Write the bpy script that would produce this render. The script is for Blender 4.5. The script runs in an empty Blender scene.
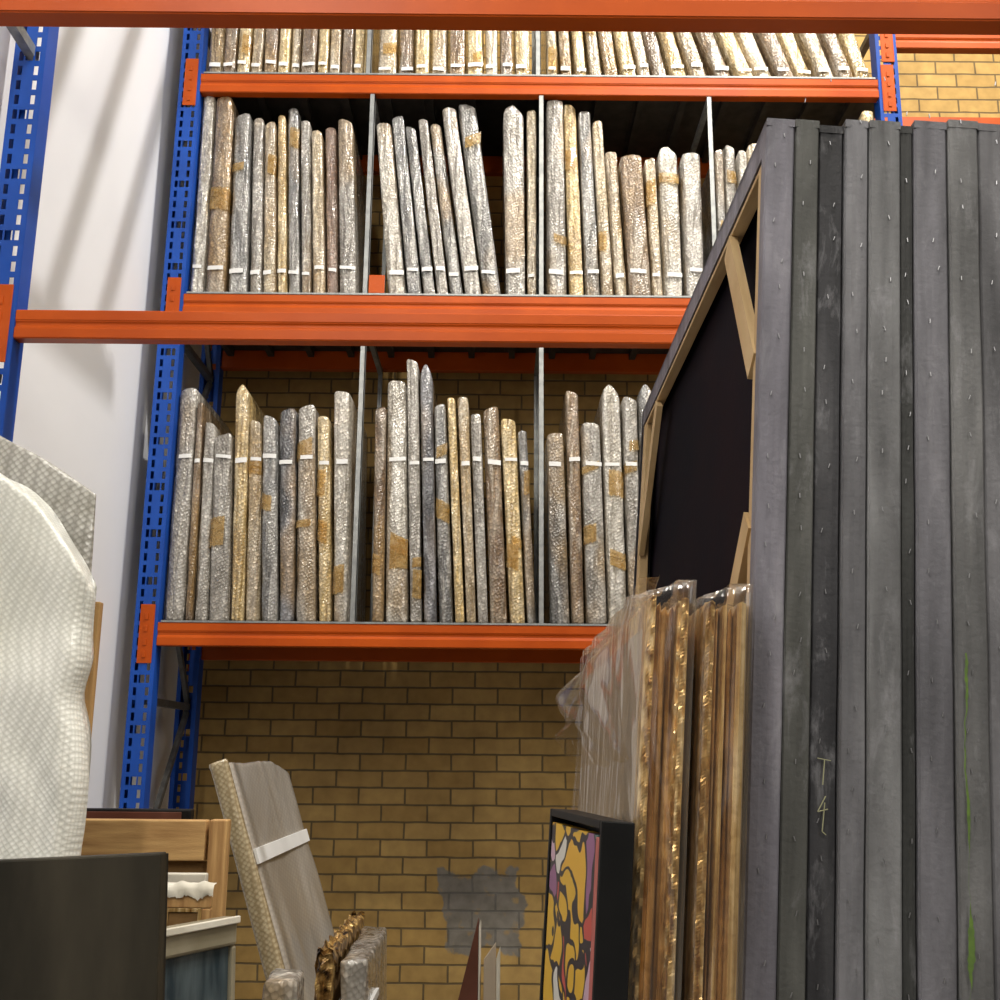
import bpy, math, random
from mathutils import Matrix, Vector, noise, Euler
random.seed(7)
S=bpy.context.scene
COL=S.collection
try:
    S.view_settings.view_transform='Standard'
except Exception: pass

# ------------------------------------------------------------------ materials
def newmat(name):
    m=bpy.data.materials.new(name); m.use_nodes=True
    nt=m.node_tree; b=nt.nodes['Principled BSDF']
    return m,nt,b
def ramp(nt,src,stops):
    r=nt.nodes.new('ShaderNodeValToRGB')
    e=r.color_ramp.elements
    while len(e)<len(stops): e.new(0.5)
    for i,(p,c) in enumerate(stops):
        e[i].position=p; e[i].color=(c[0],c[1],c[2],1) if len(c)==3 else c
    nt.links.new(src,r.inputs[0]); return r.outputs[0]
def coords(nt,scale=(1,1,1),rnd=True,rot=(0,0,0)):
    tc=nt.nodes.new('ShaderNodeTexCoord')
    mp=nt.nodes.new('ShaderNodeMapping'); mp.inputs['Scale'].default_value=scale; mp.inputs['Rotation'].default_value=rot
    if rnd:
        oi=nt.nodes.new('ShaderNodeObjectInfo')
        ml=nt.nodes.new('ShaderNodeVectorMath'); ml.operation='SCALE'
        cx=nt.nodes.new('ShaderNodeCombineXYZ')
        for i in range(3): nt.links.new(oi.outputs['Random'],cx.inputs[i])
        nt.links.new(cx.outputs[0],ml.inputs[0]); ml.inputs['Scale'].default_value=17.0
        ad=nt.nodes.new('ShaderNodeVectorMath'); ad.operation='ADD'
        nt.links.new(tc.outputs['Object'],ad.inputs[0]); nt.links.new(ml.outputs[0],ad.inputs[1])
        nt.links.new(ad.outputs[0],mp.inputs[0])
    else: nt.links.new(tc.outputs['Object'],mp.inputs[0])
    return mp.outputs[0]
def noisetex(nt,vec,scale,detail=3,dist=0.0,rough=.5):
    n=nt.nodes.new('ShaderNodeTexNoise'); n.inputs['Scale'].default_value=scale
    n.inputs['Detail'].default_value=detail; n.inputs['Distortion'].default_value=dist
    n.inputs['Roughness'].default_value=rough
    nt.links.new(vec,n.inputs['Vector']); return n.outputs[0]
def mix(nt,fac,a,b,mode='MIX'):
    m=nt.nodes.new('ShaderNodeMix'); m.data_type='RGBA'; m.blend_type=mode
    for s,v in ((0,fac),(6,a),(7,b)):
        if hasattr(v,'node'): nt.links.new(v,m.inputs[s])
        else: m.inputs[s].default_value=v if s==0 else (v[0],v[1],v[2],1)
    return m.outputs[2]
def bump(nt,h,strength,dist=.01,prev=None):
    b=nt.nodes.new('ShaderNodeBump'); b.inputs['Strength'].default_value=strength
    b.inputs['Distance'].default_value=dist
    nt.links.new(h,b.inputs['Height'])
    if prev is not None: nt.links.new(prev,b.inputs['Normal'])
    return b.outputs[0]
def simple(name,c,rough=.5,metal=0,c2=None,scale=8,stretch=(1,1,1),bmp=0.1,bscale=60,spec=.35):
    m,nt,b=newmat(name); v=coords(nt,stretch)
    if c2 is None: c2=tuple(x*.8 for x in c)
    n=noisetex(nt,v,scale,5)
    nt.links.new(ramp(nt,n,[(.35,c),(.68,c2)]),b.inputs['Base Color'])
    b.inputs['Roughness'].default_value=rough; b.inputs['Metallic'].default_value=metal
    b.inputs['Specular IOR Level'].default_value=spec
    if bmp: nt.links.new(bump(nt,noisetex(nt,v,bscale,3),bmp,.004),b.inputs['Normal'])
    return m
def vor(nt,v,scale,rnd):
    vo=nt.nodes.new('ShaderNodeTexVoronoi'); vo.inputs['Scale'].default_value=scale; vo.inputs['Randomness'].default_value=rnd
    nt.links.new(v,vo.inputs['Vector']); return vo
def wrapmat(name,c1,c2,haze=(.56,.54,.50),amt=.50,stripes=None,bub=84):
    """flat picture behind bubble wrap: contents, soft lengthwise film folds, faint individual bubbles; haze and glints painted into the colour"""
    k=.80
    c1=tuple(x*k for x in c1); c2=tuple(x*k for x in c2)
    m,nt,b=newmat(name); v=coords(nt,rot=(.3,.5,.4))
    base=ramp(nt,noisetex(nt,coords(nt,(1,1,.08)),16,2,.0),[(.44,c1),(.56,c2)])
    if stripes:
        w=nt.nodes.new('ShaderNodeTexWave'); w.inputs['Scale'].default_value=16; w.inputs['Distortion'].default_value=.2
        nt.links.new(coords(nt,(1,0,0)),w.inputs['Vector'])
        base=mix(nt,w.outputs['Fac'],base,tuple(x*.85 for x in stripes))
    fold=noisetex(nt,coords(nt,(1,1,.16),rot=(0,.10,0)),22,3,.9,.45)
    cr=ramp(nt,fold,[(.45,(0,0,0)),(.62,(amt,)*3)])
    col=mix(nt,cr,base,haze)  # whitish streaks along the folds: film highlights painted into the colour
    br=ramp(nt,noisetex(nt,coords(nt,(1,1,.5)),3.0,2,.2),[(.55,(0,0,0)),(.62,(.5,.5,.5))])
    col=mix(nt,br,col,(.33,.20,.06))
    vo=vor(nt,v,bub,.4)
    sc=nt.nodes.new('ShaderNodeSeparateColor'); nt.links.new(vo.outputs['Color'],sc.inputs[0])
    glint=ramp(nt,sc.outputs[0],[(.0,(.70,.69,.67)),(.5,(.95,.95,.95)),(.82,(1.08,1.08,1.08)),(.95,(1.6,1.6,1.6))])  # random bright cells: bubble glints painted into the base colour
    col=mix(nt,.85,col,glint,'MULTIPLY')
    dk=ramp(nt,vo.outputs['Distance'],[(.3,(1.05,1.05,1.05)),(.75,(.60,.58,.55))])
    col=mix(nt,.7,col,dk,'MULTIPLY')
    nt.links.new(col,b.inputs['Base Color'])
    b.inputs['Roughness'].default_value=.28
    b.inputs['Specular IOR Level'].default_value=.6
    b.inputs['Metallic'].default_value=.1
    b.inputs['Coat Weight'].default_value=1.0; b.inputs['Coat Roughness'].default_value=.09
    n1=bump(nt,fold,.75,.022)
    n2=bump(nt,vo.outputs['Distance'],.52,.0045,n1)
    nt.links.new(n2,b.inputs['Normal']); nt.links.new(n2,b.inputs['Coat Normal'])
    return m
M={}
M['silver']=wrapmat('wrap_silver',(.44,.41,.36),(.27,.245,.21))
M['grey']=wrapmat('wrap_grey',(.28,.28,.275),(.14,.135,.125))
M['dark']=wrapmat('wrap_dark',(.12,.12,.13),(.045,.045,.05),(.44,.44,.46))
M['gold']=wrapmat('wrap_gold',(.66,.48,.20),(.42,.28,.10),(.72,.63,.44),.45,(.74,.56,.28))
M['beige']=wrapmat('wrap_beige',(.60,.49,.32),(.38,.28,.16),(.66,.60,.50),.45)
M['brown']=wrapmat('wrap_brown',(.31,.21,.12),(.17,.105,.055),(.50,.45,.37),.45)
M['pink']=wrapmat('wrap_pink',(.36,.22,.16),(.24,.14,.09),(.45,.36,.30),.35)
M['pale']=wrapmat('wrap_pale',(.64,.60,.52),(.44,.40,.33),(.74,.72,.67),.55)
M['label']=simple('white_label',(.82,.82,.80),.5,c2=(.74,.74,.72),bmp=0)
M['orange']=simple('orange_paint',(.50,.080,.004),.40,c2=(.41,.060,.003),scale=5,bmp=.05,spec=.2)
M['blue']=simple('blue_paint',(.010,.075,.40),.4,c2=(.008,.055,.30),scale=5,bmp=.03,spec=.25)
M['galv']=simple('galvanised_steel',(.34,.35,.34),.45,.5,c2=(.23,.24,.24),scale=30,bmp=.05)
M['bracem']=simple('dull_steel_brace',(.17,.17,.17),.5,.4,c2=(.11,.11,.11),scale=30,bmp=.05)
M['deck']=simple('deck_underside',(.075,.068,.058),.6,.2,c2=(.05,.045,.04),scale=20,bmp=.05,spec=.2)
M['wood']=simple('pale_wood',(.60,.37,.15),.6,c2=(.36,.19,.07),scale=5,stretch=(16,16,1.2),bmp=.2)
M['woodh']=simple('pale_wood_horizontal',(.62,.39,.16),.6,c2=(.34,.18,.065),scale=4,stretch=(1.6,16,16),bmp=.2)
M['barwood']=simple('stretcher_wood',(.56,.40,.21),.6,c2=(.45,.30,.14),scale=6,stretch=(10,1,1),bmp=.1)
M['blackp']=simple('black_lacquer',(.008,.008,.008),.45,c2=(.013,.013,.013),bmp=.03,spec=.15)
M['olive']=simple('olive_moulding',(.40,.36,.26),.3,.3,c2=(.27,.24,.16),bmp=.05)
M['cream']=simple('cream_cloth',(.78,.75,.66),.8,c2=(.6,.56,.46),bmp=.4,bscale=40)
M['umber']=simple('umber_canvas',(.26,.15,.06),.8,c2=(.14,.08,.03),bmp=.3,bscale=80,spec=.15)
M['red']=simple('red_strip',(.50,.14,.12),.5)
M['backcard']=simple('backing_card',(.52,.43,.33),.6,c2=(.42,.34,.25),scale=3,spec=.3)
M['maroon']=simple('maroon_board',(.16,.055,.035),.5,c2=(.10,.035,.02))
def tapemat():
    m,nt,b=newmat('brown_packing_tape'); out=nt.nodes['Material Output']; v=coords(nt)
    nt.links.new(ramp(nt,noisetex(nt,v,35,4,1.0),[(.35,(.32,.18,.04)),(.65,(.50,.34,.14))]),b.inputs['Base Color'])
    b.inputs['Roughness'].default_value=.2; b.inputs['Coat Weight'].default_value=.6
    nt.links.new(bump(nt,noisetex(nt,v,40,3),.5,.006),b.inputs['Normal'])
    tr=nt.nodes.new('ShaderNodeBsdfTransparent'); tr.inputs[0].default_value=(1,.85,.6,1)
    ms=nt.nodes.new('ShaderNodeMixShader')
    nt.links.new(ramp(nt,noisetex(nt,v,22,3,.8),[(.35,(.2,)*3),(.65,(.75,)*3)]),ms.inputs[0])
    nt.links.new(tr.outputs[0],ms.inputs[1]); nt.links.new(b.outputs[0],ms.inputs[2]); nt.links.new(ms.outputs[0],out.inputs['Surface'])
    return m
M['tape']=tapemat()
def wall_white():
    m,nt,b=newmat('white_plaster'); v=coords(nt,rnd=False)
    nt.links.new(ramp(nt,noisetex(nt,v,1.2,4),[(.3,(.86,.86,.87)),(.7,(.81,.81,.83))]),b.inputs['Base Color'])
    b.inputs['Roughness'].default_value=.6
    nt.links.new(bump(nt,noisetex(nt,v,25,4),.08,.01),b.inputs['Normal'])
    return m
def brick():
    m,nt,b=newmat('yellow_brick')
    tc=nt.nodes.new('ShaderNodeTexCoord'); sp=nt.nodes.new('ShaderNodeSeparateXYZ'); cb=nt.nodes.new('ShaderNodeCombineXYZ')
    nt.links.new(tc.outputs['Object'],sp.inputs[0]); nt.links.new(sp.outputs[0],cb.inputs[0]); nt.links.new(sp.outputs[2],cb.inputs[1])
    br=nt.nodes.new('ShaderNodeTexBrick'); br.offset=.5
    br.inputs['Scale'].default_value=1
    br.inputs['Brick Width'].default_value=.222; br.inputs['Row Height'].default_value=.080
    br.inputs['Mortar Size'].default_value=.006; br.inputs['Mortar Smooth'].default_value=.5; br.inputs['Bias'].default_value=0
    br.inputs['Color1'].default_value=(.57,.385,.145,1); br.inputs['Color2'].default_value=(.45,.29,.10,1)
    br.inputs['Mortar'].default_value=(.22,.165,.09,1)
    nz0=nt.nodes.new('ShaderNodeTexNoise'); nz0.inputs['Scale'].default_value=9; nt.links.new(tc.outputs['Object'],nz0.inputs['Vector'])
    mo=nt.nodes.new('ShaderNodeVectorMath'); mo.operation='MULTIPLY_ADD'; nt.links.new(nz0.outputs['Color'],mo.inputs[0]); mo.inputs[1].default_value=(.008,.008,0); nt.links.new(cb.outputs[0],mo.inputs[2])
    nt.links.new(mo.outputs[0],br.inputs['Vector'])
    n=noisetex(nt,tc.outputs['Object'],14,6)
    nb=noisetex(nt,tc.outputs['Object'],1.6,4)
    c=mix(nt,.6,br.outputs['Color'],ramp(nt,n,[(.3,(.7,.67,.65)),(.7,(1.15,1.15,1.1))]),'MULTIPLY')
    c=mix(nt,.8,c,ramp(nt,nb,[(.35,(.78,.75,.73)),(.65,(1.12,1.10,1.05))]),'MULTIPLY')
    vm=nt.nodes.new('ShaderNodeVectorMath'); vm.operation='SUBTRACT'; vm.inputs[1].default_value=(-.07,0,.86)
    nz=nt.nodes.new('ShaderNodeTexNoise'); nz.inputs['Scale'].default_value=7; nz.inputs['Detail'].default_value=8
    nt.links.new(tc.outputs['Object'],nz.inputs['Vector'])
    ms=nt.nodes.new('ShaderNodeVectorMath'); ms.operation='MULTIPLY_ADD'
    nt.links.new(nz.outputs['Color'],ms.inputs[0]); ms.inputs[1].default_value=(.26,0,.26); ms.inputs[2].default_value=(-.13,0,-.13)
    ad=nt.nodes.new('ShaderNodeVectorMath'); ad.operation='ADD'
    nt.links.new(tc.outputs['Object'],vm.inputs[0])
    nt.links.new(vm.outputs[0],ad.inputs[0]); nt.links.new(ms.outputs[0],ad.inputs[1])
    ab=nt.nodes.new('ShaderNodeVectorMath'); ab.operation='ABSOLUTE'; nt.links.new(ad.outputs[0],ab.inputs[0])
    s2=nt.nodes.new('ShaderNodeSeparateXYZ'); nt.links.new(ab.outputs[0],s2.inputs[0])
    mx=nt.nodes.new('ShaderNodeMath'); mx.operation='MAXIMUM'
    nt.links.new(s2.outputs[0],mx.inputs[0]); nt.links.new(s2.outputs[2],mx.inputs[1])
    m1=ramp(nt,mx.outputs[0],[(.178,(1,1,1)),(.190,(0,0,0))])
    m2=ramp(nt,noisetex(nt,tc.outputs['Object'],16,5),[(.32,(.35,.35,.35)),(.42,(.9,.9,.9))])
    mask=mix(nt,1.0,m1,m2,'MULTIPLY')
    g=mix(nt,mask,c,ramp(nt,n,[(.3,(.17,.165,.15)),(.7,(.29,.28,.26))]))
    jt=mix(nt,.35,g,ramp(nt,br.outputs['Fac'],[(.2,(1,1,1)),(.8,(.5,.48,.45))]),'MULTIPLY')
    nt.links.new(jt,b.inputs['Base Color']); b.inputs['Roughness'].default_value=.8
    b.inputs['Specular IOR Level'].default_value=.2
    inv=nt.nodes.new('ShaderNodeMath'); inv.operation='SUBTRACT'; inv.inputs[0].default_value=1; nt.links.new(br.outputs['Fac'],inv.inputs[1])
    n1=bump(nt,inv.outputs[0],.6,.005); nt.links.new(bump(nt,n,.3,.004,n1),b.inputs['Normal'])
    return m
def bubmat(name,ca,cb_,scale,big=9,bs=.4,coat=.4,stretch=(1,1,1),fs=.7,dark=(.8,.79,.75),rough=.25,rnd=.3):
    m,nt,b=newmat(name); v=coords(nt,rot=(.35,.6,.5))
    vo=vor(nt,v,scale,rnd)
    c=ramp(nt,vo.outputs['Distance'],[(.3,ca),(.62,cb_)])
    f=noisetex(nt,coords(nt,stretch,rot=(0,.25,0)),big,3,1.3)
    c2=ramp(nt,f,[(.35,dark),(.62,(1,1,1))])
    nt.links.new(mix(nt,1.0,c,c2,'MULTIPLY'),b.inputs['Base Color'])
    b.inputs['Roughness'].default_value=rough; b.inputs['Coat Weight'].default_value=coat; b.inputs['Coat Roughness'].default_value=.10
    n1=bump(nt,f,fs,.03)
    n2=bump(nt,vo.outputs['Distance'],bs,.004,n1)
    nt.links.new(n2,b.inputs['Normal']); nt.links.new(n1,b.inputs['Coat Normal'])
    return m
def film(name='clear_stretch_film',lo=.09,hi=.6,sc=11,st=(1,1,.18),dif=.15,dist=1.4,rough=.14):
    m,nt,b=newmat(name); nt.nodes.remove(b)
    out=nt.nodes['Material Output']; v=coords(nt,st,rot=(.15,.10,0))
    bp=bump(nt,noisetex(nt,v,sc,2,dist,.45),1.0,.035)
    gl=nt.nodes.new('ShaderNodeBsdfGlossy'); gl.inputs['Roughness'].default_value=rough; gl.inputs['Color'].default_value=(1,.98,.95,1)
    df=nt.nodes.new('ShaderNodeBsdfDiffuse'); df.inputs['Color'].default_value=(.82,.77,.70,1)
    tr=nt.nodes.new('ShaderNodeBsdfTransparent'); tr.inputs['Color'].default_value=(.98,.97,.95,1)
    nt.links.new(bp,gl.inputs['Normal']); nt.links.new(bp,df.inputs['Normal'])
    m1=nt.nodes.new('ShaderNodeMixShader'); m1.inputs[0].default_value=dif
    nt.links.new(gl.outputs[0],m1.inputs[1]); nt.links.new(df.outputs[0],m1.inputs[2])
    lw=nt.nodes.new('ShaderNodeLayerWeight'); lw.inputs['Blend'].default_value=.3; nt.links.new(bp,lw.inputs['Normal'])
    f=ramp(nt,lw.outputs['Facing'],[(.0,(lo,)*3),(.95,(hi,)*3)])
    m2=nt.nodes.new('ShaderNodeMixShader'); nt.links.new(f,m2.inputs[0])
    nt.links.new(tr.outputs[0],m2.inputs[1]); nt.links.new(m1.outputs[0],m2.inputs[2])
    nt.links.new(m2.outputs[0],out.inputs['Surface'])
    return m
def canvasmat(name,c,tint):
    m,nt,b=newmat(name); v=coords(nt,(1,1,.12)); v2=coords(nt); v3=coords(nt,(1,1,.35))
    c1=ramp(nt,noisetex(nt,v,26,6,.4),[(.3,tuple(x*.6 for x in c)),(.55,c),(.8,tint)])
    sp=ramp(nt,noisetex(nt,v3,26,6,.4,.7),[(.55,(0,0,0)),(.72,(.45,.45,.45))])
    c2=mix(nt,sp,c1,(.34,.34,.36))
    nt.links.new(mix(nt,.75,c2,ramp(nt,noisetex(nt,v3,5,5,.3),[(.35,(.5,.5,.5)),(.6,(1.12,1.12,1.13)),(.75,(1.4,1.4,1.4))]),'MULTIPLY'),b.inputs['Base Color'])
    b.inputs['Roughness'].default_value=.6; b.inputs['Specular IOR Level'].default_value=.3
    nt.links.new(bump(nt,noisetex(nt,v2,110,4),.35,.003),b.inputs['Normal'])
    return m
def gilt(name='gilded_wood',a=(.30,.14,.035),bb=(.66,.42,.15),c=(.98,.76,.42),st=(1,1,.04),sc=110,metal=.5):
    m,nt,b=newmat(name); v=coords(nt,st)
    c0=ramp(nt,noisetex(nt,v,sc,3,.0),[(.34,a),(.48,bb),(.64,c)])
    bl=ramp(nt,noisetex(nt,coords(nt),60,5,.5),[(.38,(.78,.72,.64)),(.52,(1.0,1.0,1.0))])
    nt.links.new(mix(nt,.8,c0,bl,'MULTIPLY'),b.inputs['Base Color'])
    b.inputs['Metallic'].default_value=metal; b.inputs['Roughness'].default_value=.28
    nt.links.new(bump(nt,noisetex(nt,coords(nt,(1,1,.4)),80,4),.35,.003),b.inputs['Normal'])
    return m
def art():
    m,nt,b=newmat('abstract_colour_painting'); v=coords(nt,(1,1,1),False)
    w=nt.nodes.new('ShaderNodeTexNoise'); w.inputs['Scale'].default_value=7
    nt.links.new(v,w.inputs['Vector'])
    ma=nt.nodes.new('ShaderNodeVectorMath'); ma.operation='MULTIPLY_ADD'; ma.inputs[1].default_value=(.3,.3,.3)
    nt.links.new(w.outputs['Color'],ma.inputs[0]); nt.links.new(v,ma.inputs[2])
    vo=nt.nodes.new('ShaderNodeTexVoronoi'); vo.inputs['Scale'].default_value=13; nt.links.new(ma.outputs[0],vo.inputs['Vector'])
    sx=nt.nodes.new('ShaderNodeSeparateColor'); nt.links.new(vo.outputs['Color'],sx.inputs[0])
    r=ramp(nt,sx.outputs[0],[(0,(.72,.43,.03)),(.42,(.70,.68,.62)),(.55,(.3,.12,.25)),(.66,(.75,.42,.03)),(.78,(.55,.08,.06)),(.86,(.12,.22,.2)),(.93,(.6,.4,.5))])
    r.node.color_ramp.interpolation='CONSTANT'
    ve=nt.nodes.new('ShaderNodeTexVoronoi'); ve.feature='DISTANCE_TO_EDGE'; ve.inputs['Scale'].default_value=13
    nt.links.new(ma.outputs[0],ve.inputs['Vector'])
    wn=noisetex(nt,v,16,3)
    th=nt.nodes.new('ShaderNodeMath'); th.operation='MULTIPLY'; nt.links.new(wn,th.inputs[0]); th.inputs[1].default_value=.16
    lt=nt.nodes.new('ShaderNodeMath'); lt.operation='LESS_THAN'; nt.links.new(ve.outputs['Distance'],lt.inputs[0]); nt.links.new(th.outputs[0],lt.inputs[1])
    nt.links.new(mix(nt,lt.outputs[0],r,(.02,.015,.02)),b.inputs['Base Color']); b.inputs['Roughness'].default_value=.4
    return m
M['wallw']=wall_white(); M['brick']=brick()
M['wbub']=bubmat('white_bubble_wrap',(.95,.95,.89),(.76,.76,.70),115,4,.30,.5,(1,1,.3),.55,(.82,.82,.78),.3,.1)
M['gbub']=bubmat('grey_bubble_wrap',(.50,.48,.44),(.38,.36,.33),90,9,.3,.9,(1,1,.5),.6)
M['flap']=bubmat('grey_bubble_wrap_sheet',(.52,.51,.47),(.32,.31,.28),95,5,.4,.5,(1,1,1),.4,rnd=.1)
M['plastic']=bubmat('smooth_grey_wrap',(.52,.49,.44),(.42,.39,.35),85,2.5,.22,.8,(1,1,.8),.25,(.80,.77,.73),.28,.1)
M['goldbub']=bubmat('gold_bubble_wrap',(.56,.47,.31),(.37,.29,.17),95,6,.25,.6,(1,1,.3),.3)
M['film']=film(); M['film2']=film('loose_stretch_film',.03,.40,6,(1,1,.5),.08,.8,.10)
M['gilt']=gilt(); M['giltd']=gilt('carved_dark_gilt',(.03,.014,.006),(.30,.17,.055),(.75,.52,.20),(1,1,1),55)
M['art']=art()
M['floor']=simple('concrete_floor',(.30,.29,.27),.5,c2=(.22,.21,.2),scale=3)
M['membrane']=simple('dark_canvas_back',(.006,.006,.010),.8,c2=(.012,.007,.010),scale=3,spec=.05)
M['panelblack']=simple('dark_painted_panel',(.013,.012,.009),.5,c2=(.050,.043,.030),scale=3,stretch=(3,3,.7),bmp=.1,spec=.15)
M['glass']=simple('dark_glass',(.02,.035,.045),.10,c2=(.10,.13,.14),scale=5,stretch=(6,6,1),spec=.6)
M['steel']=simple('staple_steel',(.45,.45,.47),.4,.8,bmp=0)
M['green']=simple('green_paint_drips',(.15,.25,.05),.7,c2=(.09,.14,.05),scale=60,spec=.1)
M['chalk']=simple('chalk_mark',(.40,.40,.24),.8)

# ------------------------------------------------------------------ helpers
def mesh(name,verts,faces,mat,smooth=False):
    me=bpy.data.meshes.new(name); me.from_pydata([tuple(v) for v in verts],[],faces); me.update()
    if mat: me.materials.append(M[mat])
    if smooth:
        for p in me.polygons: p.use_smooth=True
    ob=bpy.data.objects.new(name,me); COL.objects.link(ob); return ob
def thing(name,label,cat,loc=(0,0,0),group=None):
    e=bpy.data.objects.new(name,None); e.empty_display_size=.1; e.location=loc; COL.objects.link(e)
    e['label']=label; e['category']=cat
    if group: e['group']=group
    return e
def par(ch,p): ch.parent=p; return ch
def boxes(lst):
    V=[];F=[]
    for (x0,x1,y0,y1,z0,z1) in lst:
        n=len(V)
        V+=[(x0,y0,z0),(x1,y0,z0),(x1,y1,z0),(x0,y1,z0),(x0,y0,z1),(x1,y0,z1),(x1,y1,z1),(x0,y1,z1)]
        F+=[[n+a for a in f] for f in ((0,3,2,1),(4,5,6,7),(0,1,5,4),(1,2,6,5),(2,3,7,6),(3,0,4,7))]
    return V,F
def boxobj(name,lst,mat,bev=.0):
    V,F=boxes(lst); o=mesh(name,V,F,mat)
    if bev:
        b=o.modifiers.new('b','BEVEL'); b.width=bev; b.segments=2; b.limit_method='ANGLE'
    return o
def bar(name,p,q,w,t,mat):
    p=Vector(p);q=Vector(q);d=(q-p);d.normalize()
    up=Vector((1,0,0)) if abs(d.x)<.9 else Vector((0,0,1))
    a=d.cross(up).normalized()*w/2; b=d.cross(a).normalized()*t/2
    V=[p+a+b,p-a+b,p-a-b,p+a-b,q+a+b,q-a+b,q-a-b,q+a-b]
    F=[(0,1,2,3),(7,6,5,4),(0,4,5,1),(1,5,6,2),(2,6,7,3),(3,7,4,0)]
    return mesh(name,V,F,mat)
def structure(name,lst,mat):
    o=boxobj(name,lst,mat); o['kind']='structure'; return o

# ------------------------------------------------------------------ room
structure('floor',[(-1.7,7,-3,5.7,-.1,0)],'floor')
structure('wall_left',[(-1.7,-1.57,-3,5.7,0,7.5)],'wallw')
structure('wall_back',[(-1.57,7,5.5,5.7,0,7.5)],'brick')

# ------------------------------------------------------------------ racks
def post(name,X,Y,H,facing=-1,w=.095,d=.07):
    V=[];F=[]
    xs=[-w/2,-w/2+.016,-w/2+.030,-.012,.012,w/2-.030,w/2-.016,w/2]
    z=0;zs=[0]
    while z<H: zs+= [z+.018,z+.05]; z+=.05
    nx=len(xs)
    for zz in zs:
        for x in xs: V.append((x,0,zz))
    for j in range(len(zs)-1):
        for i in range(nx-1):
            if j%2==1 and i in (1,5): continue
            if j%8==3 and i==3: continue
            a=j*nx+i; F.append((a,a+1,a+nx+1,a+nx))
    top=zs[-1]
    for sx in (-1,1):
        n=len(V); x=sx*w/2
        V+=[(x,0,0),(x,d,0),(x,d,top),(x,0,top),(x-sx*.02,d,0),(x-sx*.02,d,top)]
        F+=[(n,n+1,n+2,n+3),(n+1,n+4,n+5,n+2)]
    o=mesh(name,V,F,'blue')
    s=o.modifiers.new('s','SOLIDIFY'); s.thickness=.0025; s.offset=0
    o.location=(X,Y,0)
    if facing>0: o.rotation_euler=(0,0,math.pi)
    return o
def beam(x0,x1,Y,ztop,h,flip=1,conn=True):
    P_=[(0,0),(0,.38*h),(.006,.44*h),(.006,.56*h),(0,.62*h),(0,h),(.045,h),(.045,0)]
    V=[];F=[];n=len(P_)
    for x in (x0,x1):
        for (y,z) in P_: V.append((x,Y+flip*y,ztop-h+z))
    for i in range(n): F.append((i,(i+1)%n,n+(i+1)%n,n+i))
    F+= [tuple(range(n)),tuple(range(2*n-1,n-1,-1))]
    b=mesh('shelf_beam',V,F,'orange'); bv=b.modifiers.new('b','BEVEL'); bv.width=.003; bv.segments=2
    if conn:
        for sx,x in ((-1,x0),(1,x1)):
            zc=ztop-h/2
            a,c=sorted((x,x+sx*.055)); yf=Y-flip*.006
            lst=[(a,c,min(yf,yf+flip*.004),max(yf,yf+flip*.004),zc-.12,zc+.12),
                 (min(x,x-sx*.004),max(x,x-sx*.004),min(yf,yf+flip*.05),max(yf,yf+flip*.05),zc-.12,zc+.12)]
            for k in (-.085,-.035,.02,.07):
                lst.append((x+sx*.027-.007,x+sx*.027+.007,min(yf,yf-flip*.004),max(yf,yf-flip*.004),zc+k-.013,zc+k+.013))
            cobj=boxobj('beam_connector',lst,'orange',.001); par(cobj,b)
    return b
A=thing('pallet_rack','tall blue and orange steel pallet rack holding wrapped paintings','storage rack',(0,4.5,0))
def attach(o,T):
    o.parent=T; o.location=Vector(o.location)-Vector(T.location)
XL,XR=-1.443,1.773
YF,YR=4.5,5.24
for X in (XL,XR):
    attach(post('upright_post',X,YF,6.5),A); attach(post('upright_post',X,YR,6.5,1),A)
    z=.2;k=0
    while z<6:
        attach(bar('frame_brace',(X,YF+.05,z),(X,YR-.05,z),.03,.03,'bracem'),A)
        attach(bar('frame_brace',(X,YF+.05,z+(.02 if k%2 else .78)),(X,YR-.05,z+(.78 if k%2 else .02)),.03,.02,'bracem'),A)
        z+=.8;k+=1
LV=[2.114,3.557,4.645]
for L in LV:
    attach(beam(XL+.03,XR-.03,YF,L,.095),A); attach(beam(XL+.03,XR-.03,YR,L,.095,-1),A)
    lst=[]; x=XL+.06
    while x<XR-.1:
        lst.append((x,x+.1995,YF+.012,YR+.002,L,L+.007)); lst.append((x+.02,x+.05,YF+.05,YR-.05,L-.035,L)); x+=.2
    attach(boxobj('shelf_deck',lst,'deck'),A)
    attach(boxobj('deck_lip',[(XL+.06,XR-.06,YF-.002,YF+.012,L,L+.008)],'galv'),A)
L=4.895
attach(beam(XR+.03,XR+3.1,YF,L,.085),A); attach(beam(XR+.03,XR+3.1,YR,L,.095,-1),A)
attach(post('upright_post',XR+3.13,YF,6.5),A)
def divider(x,z0,z1):
    o=boxobj('shelf_divider',[(x-.011,x+.011,YF+.004,YF+.008,z0,z1),(x+.008,x+.011,YF+.004,YF+.035,z0,z1),
      (x-.011,x+.011,YR-.05,YR-.046,z0,z1),(x+.008,x+.011,YR-.08,YR-.046,z0,z1),(x-.011,x+.011,YF+.008,YR-.05,z1-.03,z1-.005)],'galv')
    attach(o,A)
for x in (-.600,.175,.945):
    divider(x,LV[0]+.009,LV[1]-.096); divider(x,LV[1]+.009,LV[2]-.096)
for x in (-.625,.160): divider(x,LV[2]+.009,5.75)
attach(boxobj('divider_foot',[(-.586,-.516,YF+.0,YF+.010,LV[1]+.009,LV[1]+.095),(-.586,-.516,YF+.010,YF+.06,LV[1]+.009,LV[1]+.016)],'orange',.002),A)

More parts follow.
